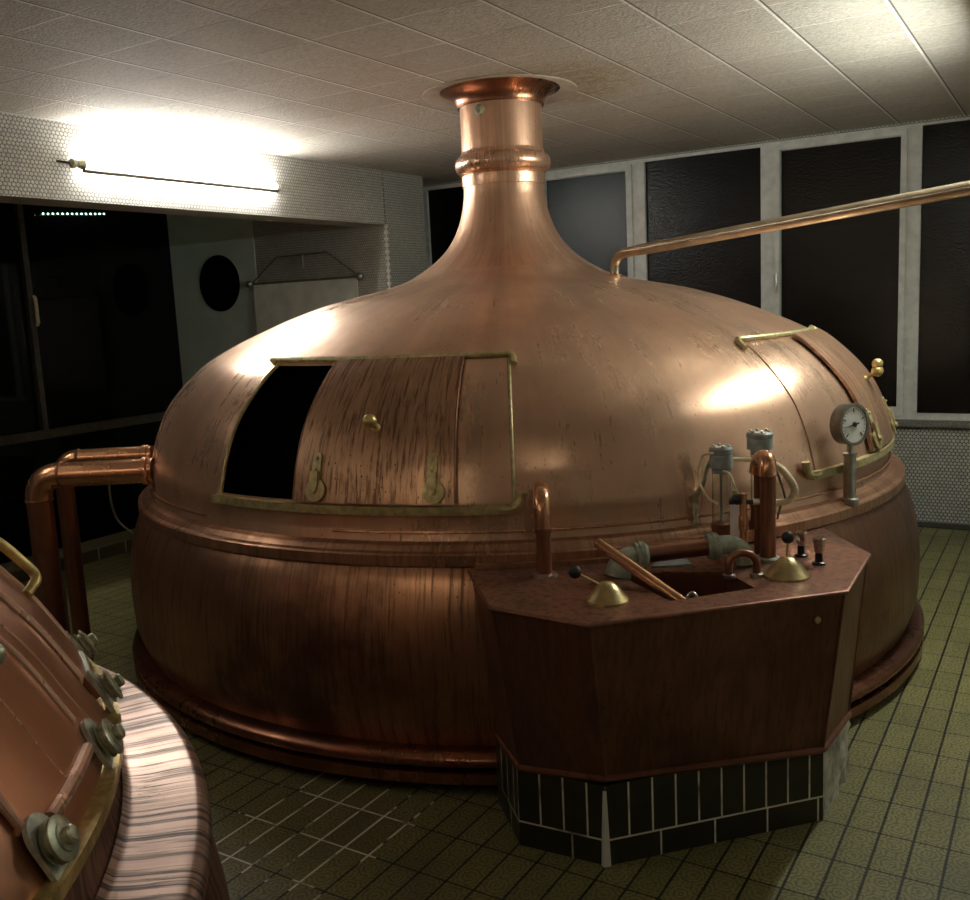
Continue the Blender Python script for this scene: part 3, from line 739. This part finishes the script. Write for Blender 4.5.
# grey green drain run with unions
o = thing('drain_pipe', 'horizontal grey-green drain pipe with two union collars behind the sink', 'pipe', (1.56, -1.56, ZT))
pa, pb = V((1.405, -1.690, .872)), V((1.640, -1.470, .886))
pa = V((1.43, -1.655, .885)); pb = V((1.632, -1.50, .897)); dd = (pb - pa).normalized()
MB().tube([pa + dd * .02, pb], .030, 22).build('pipe', M_pipe_dk, o)
for q in (pa, pb): MB().turned(q - dd * .022, dd, [(.036, 0), (.044, .004), (.044, .016), (.047, .018), (.047, .034), (.040, .040), (.036, .046)], 26).build('union_collar', M_pvc, o)
MB().tube(bez([pb + dd * .01, pb + dd * .06 + V((0, 0, -.003)), pb + dd * .105 + V((.004, -.006, -.03)), pb + dd * .115 + V((.004, -.008, -.072))], 18), .033, 22).build('elbow', M_pvc, o)
MB().tube(bez([pa - dd * .01, pa - dd * .045 + V((0, -.004, -.006)), pa - dd * .075 + V((.004, -.012, -.034)), pa - dd * .080 + V((.006, -.016, -.075)), ], 16), [.034] * 5 + [.036] * 6 + [.044] * 20, 22).build('bell_mouth', M_pvc, o) if False else None
bm_ = bez([pa - dd * .01, pa - dd * .045 + V((0, -.004, -.006)), pa - dd * .070 + V((.004, -.012, -.030)), pa - dd * .078 + V((.006, -.016, -.060))], 18)
MB().tube(bm_, [.034 + .012 * i / (len(bm_) - 1) for i in range(len(bm_))], 22).build('bell_mouth', M_pvc, o)
# loose glass plate behind the sink
m = MB().prism([(1.448, -1.600), (1.565, -1.520), (1.50, -1.425), (1.435, -1.440)], ZT + .001, ZT + .007)
tag(m.build('cover_plate', M_cap, loc=(1.5, -1.5, ZT)), 'thin grey cover plate lying on console under the drain pipe', 'plate')
# swivelling spout leaning into the sink
o = thing('swivel_spout', 'bright straight copper spout tube leaning diagonally across the sink', 'pipe', (1.655, -1.850, .79))
s0, s1 = V((1.321, -1.755, .941)), V((1.655, -1.850, .800)); sd = (s1 - s0).normalized()
MB().turned(s0, sd, [(.001, .05), (.0145, .05), (.0150, .0), (.0185, 0.), (.0185, (s1 - s0).length), (.012, (s1 - s0).length + .004)], 24).build('tube', M_pipe, o)
MB().tube(bez([s1 + V((.002, .02, .0)), s1 + V((.006, .026, .020)), s1 + V((.020, .030, .026)), s1 + V((.030, .030, .010)), s1 + V((.034, .030, -.02))], 20), .007, 10).build('hook', M_steel, o)
# hoses and cables
h = bez([(1.715, -1.10, 1.115), (1.745, -1.125, 1.120), (1.786, -1.150, 1.100), (1.822, -1.155, 1.045), (1.806, -1.157, 1.003), (1.757, -1.165, .989), (1.722, -1.175, 1.005)], 40)
tag(MB().tube(h, .0135, 14).build('rubber_hose', M_hose, loc=(1.757, -1.165, .99)), 'looped cream rubber hose right of the copper standpipe', 'hose')
h = bez([(1.566, -1.245, 1.16), (1.53, -1.245, 1.13), (1.515, -1.255, 1.06), (1.490, -1.255, 1.01), (1.488, -1.262, .94), (1.50, -1.27, .86), (1.515, -1.28, ZT)], 40)
tag(MB().tube(h, .011, 12).build('rubber_hose', M_bronze, loc=(1.515, -1.28, ZT)), 'greenish hose bending down left of the shorter sight glass', 'hose')
h = bez([(1.58, -1.325, 1.19), (1.53, -1.30, 1.17), (1.515, -1.30, 1.09), (1.56, -1.33, 1.03), (1.60, -1.345, 1.01)], 40)
tag(MB().tube(h, .0045, 8).build('thin_cable', M_hose, loc=(1.6, -1.345, 1.01)), 'thin pale cable looping left of the shorter sight glass cap', 'cable')
h = bez([(1.612, -1.315, 1.125), (1.64, -1.325, 1.115), (1.665, -1.35, 1.075), (1.695, -1.372, 1.04)], 24)
tag(MB().tube(h, .0045, 8).build('thin_cable', M_hose, loc=(1.695, -1.372, 1.04)), 'thin pale cable running from shorter sight glass to slim valve', 'cable')
h = bez([(1.60, -1.25, 1.155), (1.64, -1.21, 1.152), (1.70, -1.17, 1.145)], 18)
tag(MB().tube(h, .008, 10).build('rubber_hose', M_hose, loc=(1.65, -1.2, 1.15)), 'short cream hose joining the two sight glasses at the top', 'hose')
h = bez([(1.735, -1.185, 1.165), (1.748, -1.176, 1.15), (1.79, -1.162, 1.015), (1.776, -1.167, .98), (1.765, -1.17, .93)], 24)
tag(MB().tube(h, .0045, 8).build('thin_cable', M_wire, loc=(1.765, -1.17, .93)), 'thin dark cable hanging through the cream hose loop', 'cable')

# bent copper pipe coming out of the dome down to the console
o = thing('copper_bend_pipe', 'bent copper pipe from dome down to console left of the sink', 'pipe', (1.145, -1.815, ZT))
q = K.pt(-57.4, 1.115, .0); n_ = V((math.cos(R(-57.4)), math.sin(R(-57.4)), 0))
q0 = V((1.055, -1.665, 1.115))
vb = V((1.145, -1.815, 0)); ax = V((1.04, -1.63, 1.092))
pts = rounded([ax, V((1.145, -1.815, 1.108)), V((vb.x, vb.y, .985))], .085, 10)
MB().tube(pts, .029, 20).build('pipe_bend', M_pipe, o)
MB().tube([(vb.x, vb.y, .99), (vb.x, vb.y, ZT)], .026, 20).build('pipe', M_pipe_dk, o)
MB().turned((vb.x, vb.y, .975), (0, 0, 1), [(.026, 0), (.031, .002), (.031, .018), (.028, .02)], 20).build('collar', M_pipe_dk, o)
MB().turned((vb.x, vb.y, ZT), (0, 0, 1), [(.045, 0), (.045, .006), (.028, .01)], 24).build('foot_ring', M_steel, o)

# pressure gauge on its post, standing on the kettle's flange
gx, gy, gz = 1.905, -.590, .893
gz = .893
o = thing('pressure_gauge', 'round white dial gauge on steel post standing on big kettle rim', 'gauge', (gx, gy, gz))
MB().turned((gx, gy, gz), (0, 0, 1), [(.034, -.02), (.036, .0), (.036, .008), (.025, .012), (.0245, .185), (.029, .188), (.029, .196), (.013, .2), (.012, .245)], 28).build('post', M_steel, o)
dc = V((gx, gy, 1.205)); vdir = V((CAM.x - gx, CAM.y - gy, 0)).normalized()
fd = (Matrix.Rotation(R(50), 3, 'Z') @ vdir); fd.z = .05; fd.normalize()
RD = .082
MB().turned(dc - fd * .075, fd, [(.001, .035), (RD * .9, .036), (RD, .042), (RD, .085), (RD * 1.04, .087), (RD * 1.04, .098), (RD * .90, .099), (RD * .88, .092)], 40).build('housing', M_dsteel, o)
MB().turned(dc - fd * .075, fd, [(RD * .89, .0915), (RD * .89, .0930), (.0005, .0930)], 40).build('dial_face', M_white, o)
hx = fd.cross(V((0, 0, 1))).normalized() * -1; hz = fd.cross(hx) * -1
if hz.z < 0: hz = -hz
c0 = dc + fd * .019
m = MB()
for k in range(21):
    a_ = R(225 - 270 * k / 20); dirv = hx * math.cos(a_) + hz * math.sin(a_); big = k % 5 == 0
    m.tube([c0 + dirv * RD * .80, c0 + dirv * RD * (.60 if big else .72)], .0022 if big else .0011, 5)
m.build('scale_marks', M_black, o)
na = R(188); dirv = hx * math.cos(na) + hz * math.sin(na)
m = MB().tube([c0 + fd * .003 - dirv * RD * .3, c0 + fd * .003 + dirv * RD * .74], [.004, .0012], 6).turned(c0 + fd * .001, fd, [(.010, 0), (.010, .006), (.001, .007)], 14)
m.build('needle', M_black, o)

# ------------------------------------------------------------------ pipes in the room
o = thing('steam_pipe', 'long pale metal pipe rising from dome towards right wall', 'pipe', (.633, 0, 1.866))
e0 = V((.645, -.002, 1.975)); e1 = V((2.316, -.619, 2.087)); ed = (e1 - e0).normalized(); e2 = e0 + ed * ((XR - e0.x) / ed.x)
MB().tube(rounded([(.637, 0, 1.862), (.637, 0, 1.972), e0 + ed * .2], .075, 9), .0245, 18).build('elbow', M_steelpipe, o)
MB().tube([e0 + ed * .15, e2], .0275, 20).build('pipe', M_steelpipe, o)
MB().turned((.637, 0, 1.858), (0, 0, 1), [(.036, 0), (.036, .014), (.026, .018)], 20).build('socket', M_pipe, o)

def downpipe(label, phi, z, xy, r, zf=0.):
    o = thing('copper_downpipe', label, 'pipe', (xy[0], xy[1], 0), 'copper downpipes left of the big kettle')
    p0 = V((1.93 * math.cos(R(phi)), 1.93 * math.sin(R(phi)), z)); p1 = V((xy[0], xy[1], z)); d_ = (p1 - p0).normalized()
    b = 2.0 * r
    pts = rounded([p0, p1, V((xy[0], xy[1], z - .3))], b, 12)
    k0 = p1 - d_ * b; k1 = V((xy[0], xy[1], z - b))
    MB().tube([p0, k0], r, 28).build('horizontal_run', M_pipe, o)
    MB().tube([p for p in pts if True][1:-1], r * 1.03, 28).build('elbow', M_pipe, o)
    MB().tube([k1, V((xy[0], xy[1], 0))], r, 28).build('vertical_run', M_pipe_dk, o)
    for c_, d2 in ((k0, d_), (k1, V((0, 0, -1)))):
        MB().turned(c_ - d2 * .006, d2, [(r * 1.02, 0), (r * 1.07, .003), (r * 1.07, .010), (r * 1.02, .013)], 28).build('joint_band', M_pipe_dk, o)
    MB().turned(p0 + d_ * .02, d_, [(r * 1.05, 0), (r * 1.14, .005), (r * 1.14, .03), (r * 1.05, .034)], 28).build('kettle_socket', M_pipe, o)
downpipe('thicker copper downpipe bending out of the big kettle, nearest the camera', -124.5, 1.040, (-1.566, -1.898), .060)
downpipe('thinner copper downpipe just behind the thicker one, left of big kettle', -133.5, 1.078, (-1.713, -1.656), .044)
m = MB().tube([(-1.640, -1.779, 0), (-1.640, -1.779, .50)], .010, 10)
tag(m.build('conduit', M_wire, loc=(-1.64, -1.779, 0)), 'thin grey conduit standing between the two copper downpipes', 'pipe')
h = bez([(-1.774, -1.30, 1.06), (-1.775, -1.35, .89), (-1.75, -1.345, .70), (-1.66, -1.30, .60), (-1.60, -1.28, .585)], 30)
tag(MB().tube(h, .006, 8).build('hanging_cable', M_wire, loc=(-1.6, -1.28, .585)), 'thin grey cable sagging beside big kettle behind downpipes', 'cable')

# ------------------------------------------------------------------ things on walls and ceiling
m = MB().lathe([(.24, ZC - .008), (.415, ZC - .008), (.420, ZC - .005), (.420, ZC), (.24, ZC)], 80, c=(-.042, .068), closed=True)
o = m.build('ceiling_collar', plain('beige_collar', (.40, .34, .27), .6, 0., .15, 8.), loc=(0, 0, ZC)); tag(o, 'flat beige ring on ceiling around the kettle chimney', 'collar')
def batten(name, label, x, y0, y1, z, wall, mat):
    o = thing(name, label, 'lamp', (x, (y0 + y1) / 2, z))
    MB().tube([(x, y0 + .03, z), (x, y1 - .03, z)], .0135, 16).build('tube', mat, o)
    for yy, s_ in ((y0, 1), (y1, -1)):
        m = MB().turned((x, yy, z), (0, s_, 0), [(.012, 0), (.018, .004), (.018, .035), (.0145, .04)], 16)
        m.build('lamp_holder', M_white if s_ < 0 else M_bronze, o)
    return o
xt = XL + .055; zt = 2.648
o = batten('wall_lamp', 'lit fluorescent tube on the mosaic beam at upper left', xt, -1.04, .60, zt, True, M_tube)
for yy in (-1.02, .56):
    MB().tube([(xt, yy, zt), (XL, yy, zt)], .008, 8).build('wall_bracket', M_steel, o)
MB().tube([(xt + .004, -1.0, zt - .034), (xt + .004, .57, zt - .030)], .013, 10).build('support_rod', M_wire, o)
m = MB().turned((xt, -1.06, zt), (0, 1, 0), [(.010, -.02), (.026, -.01), (.028, .01), (.018, .025), (.026, .045), (.028, .07), (.014, .08)], 18); m.build('end_fitting', M_bronze, o)
MB().tube(bez([(xt, -1.07, zt), (xt - .01, -1.10, zt + .005), (XL + .01, -1.13, zt + .012)], 10), .006, 8).build('cable', M_black, o)
o = batten('wall_lamp', 'second lit fluorescent tube farther along the same beam, behind camera', xt, -4.2, -2.6, zt, True, M_tube3)
ZL = 2.43; XLAMP = 2.385
o = batten('ceiling_lamp', 'lit fluorescent tube hung below the ceiling at right, out of frame', XLAMP, -.60, .75, ZL, False, M_tube2)
MB().box2((XLAMP - .0235, -.60, ZL + .032), (XLAMP + .0235, .75, ZL + .05)).build('batten', M_white, o)
for yy in (-.595, .745): MB().box2((XLAMP - .015, yy - .01, ZL - .02), (XLAMP + .015, yy + .01, ZL + .032)).build('end_bracket', M_white, o)
for yy in (-.5, .6): MB().tube([(XLAMP, yy, ZL + .05), (XLAMP, yy, ZC)], .006, 8).build('hanger', M_steel, o)

o = batten('ceiling_lamp', 'dim warm tube under the ceiling behind the nearer kettle, out of frame', 0, 0, 1, 0, False, M_tube4) if False else thing('ceiling_lamp', 'dim warm tube under the ceiling beyond the nearer kettle, behind camera', 'lamp', (.1, -5.95, ZC))
MB().tube([(-1.5, -5.95, 2.74), (1.8, -5.95, 2.74)], .016, 14).build('tube', M_tube4, o)
for xx in (-1.5, 1.8): MB().box((xx, -5.95, 2.81), (.03, .04, .14)).build('end_bracket', M_white, o)
MB().box((.15, -5.95, 2.85), (3.3, .06, .05)).build('batten', M_white, o)
o = thing('bulkhead_lamp', 'small warm round lamp on the ceiling above the camera, out of frame', 'lamp', (2.72, -3.75, ZC))
MB().turned((2.72, -3.75, ZC), (0, 0, -1), [(.09, 0), (.09, .03), (.07, .035)], 24).build('base', M_white, o)
MB().ball((2.72, -3.75, ZC - .06), .066, 20, 12).build('globe', M_tube4, o)

# hanging pale screen with wire yoke on the recess wall
YS = YJ - .045
o = thing('roller_screen', 'pale hanging screen with knobbed rod and wire on recess wall', 'screen', (-3.14, YS, 2.04))
MB().box2((-3.74, YS - .004, 1.05), (-2.53, YS + .004, 2.035)).build('screen_cloth', M_banner, o)
MB().tube([(-3.78, YS, 2.04), (-2.49, YS, 2.04)], .012, 10).build('rod', M_wire, o)
for x in (-3.78, -2.49):
    MB().ball((x, YS - .012, 2.04), .034, 14, 8).build('rod_knob', M_steel, o)
MB().tube([(-3.76, YS, 2.045), (-3.43, YS, 2.262), (-2.85, YS, 2.266), (-2.51, YS, 2.045)], .007, 8).build('wire_yoke', M_wire, o)
MB().tube([(-3.13, YS, 2.265), (-3.13, YS, 2.15)], .012, 8).build('hook', M_wire, o)
o = thing('wall_vent', 'round black vent on the pale painted recess wall', 'vent', (-4.215, YJ - .006, 2.07))
MB().turned((-4.215, YJ - .006, 2.07), (0, -1, 0), [(.262, 0), (.262, .010), (.250, .014), (.248, .006), (.001, .006)], 48).build('vent_disc', M_void, o)
o = thing('glow_dots', 'short row of tiny green-white lights along top of dark glass', 'dots', (XG + .02, .81, 2.705))  # row of glowing beads for the green-white dots in the glass
m = MB().tube([(XG + .0, .50, 2.688), (XG + .0, 1.125, 2.722)], .006, 6); m.build('strip', M_black, o)
for k in range(14):
    t = k / 13; MB().ball((XG + .014, .512 + .605 * t, 2.689 + .032 * t), .0075, 8, 6).build('glow_dot', M_dots, o)

# ------------------------------------------------------------------ world and view
w = bpy.data.worlds.new('night'); S.world = w; w.use_nodes = True
w.node_tree.nodes['Background'].inputs[0].default_value = (.02, .025, .035, 1); w.node_tree.nodes['Background'].inputs[1].default_value = .05
S.view_settings.view_transform = 'Standard'; S.view_settings.look = 'None'; S.view_settings.gamma = 1; S.view_settings.use_curve_mapping = False
S.view_settings.exposure = 1.86
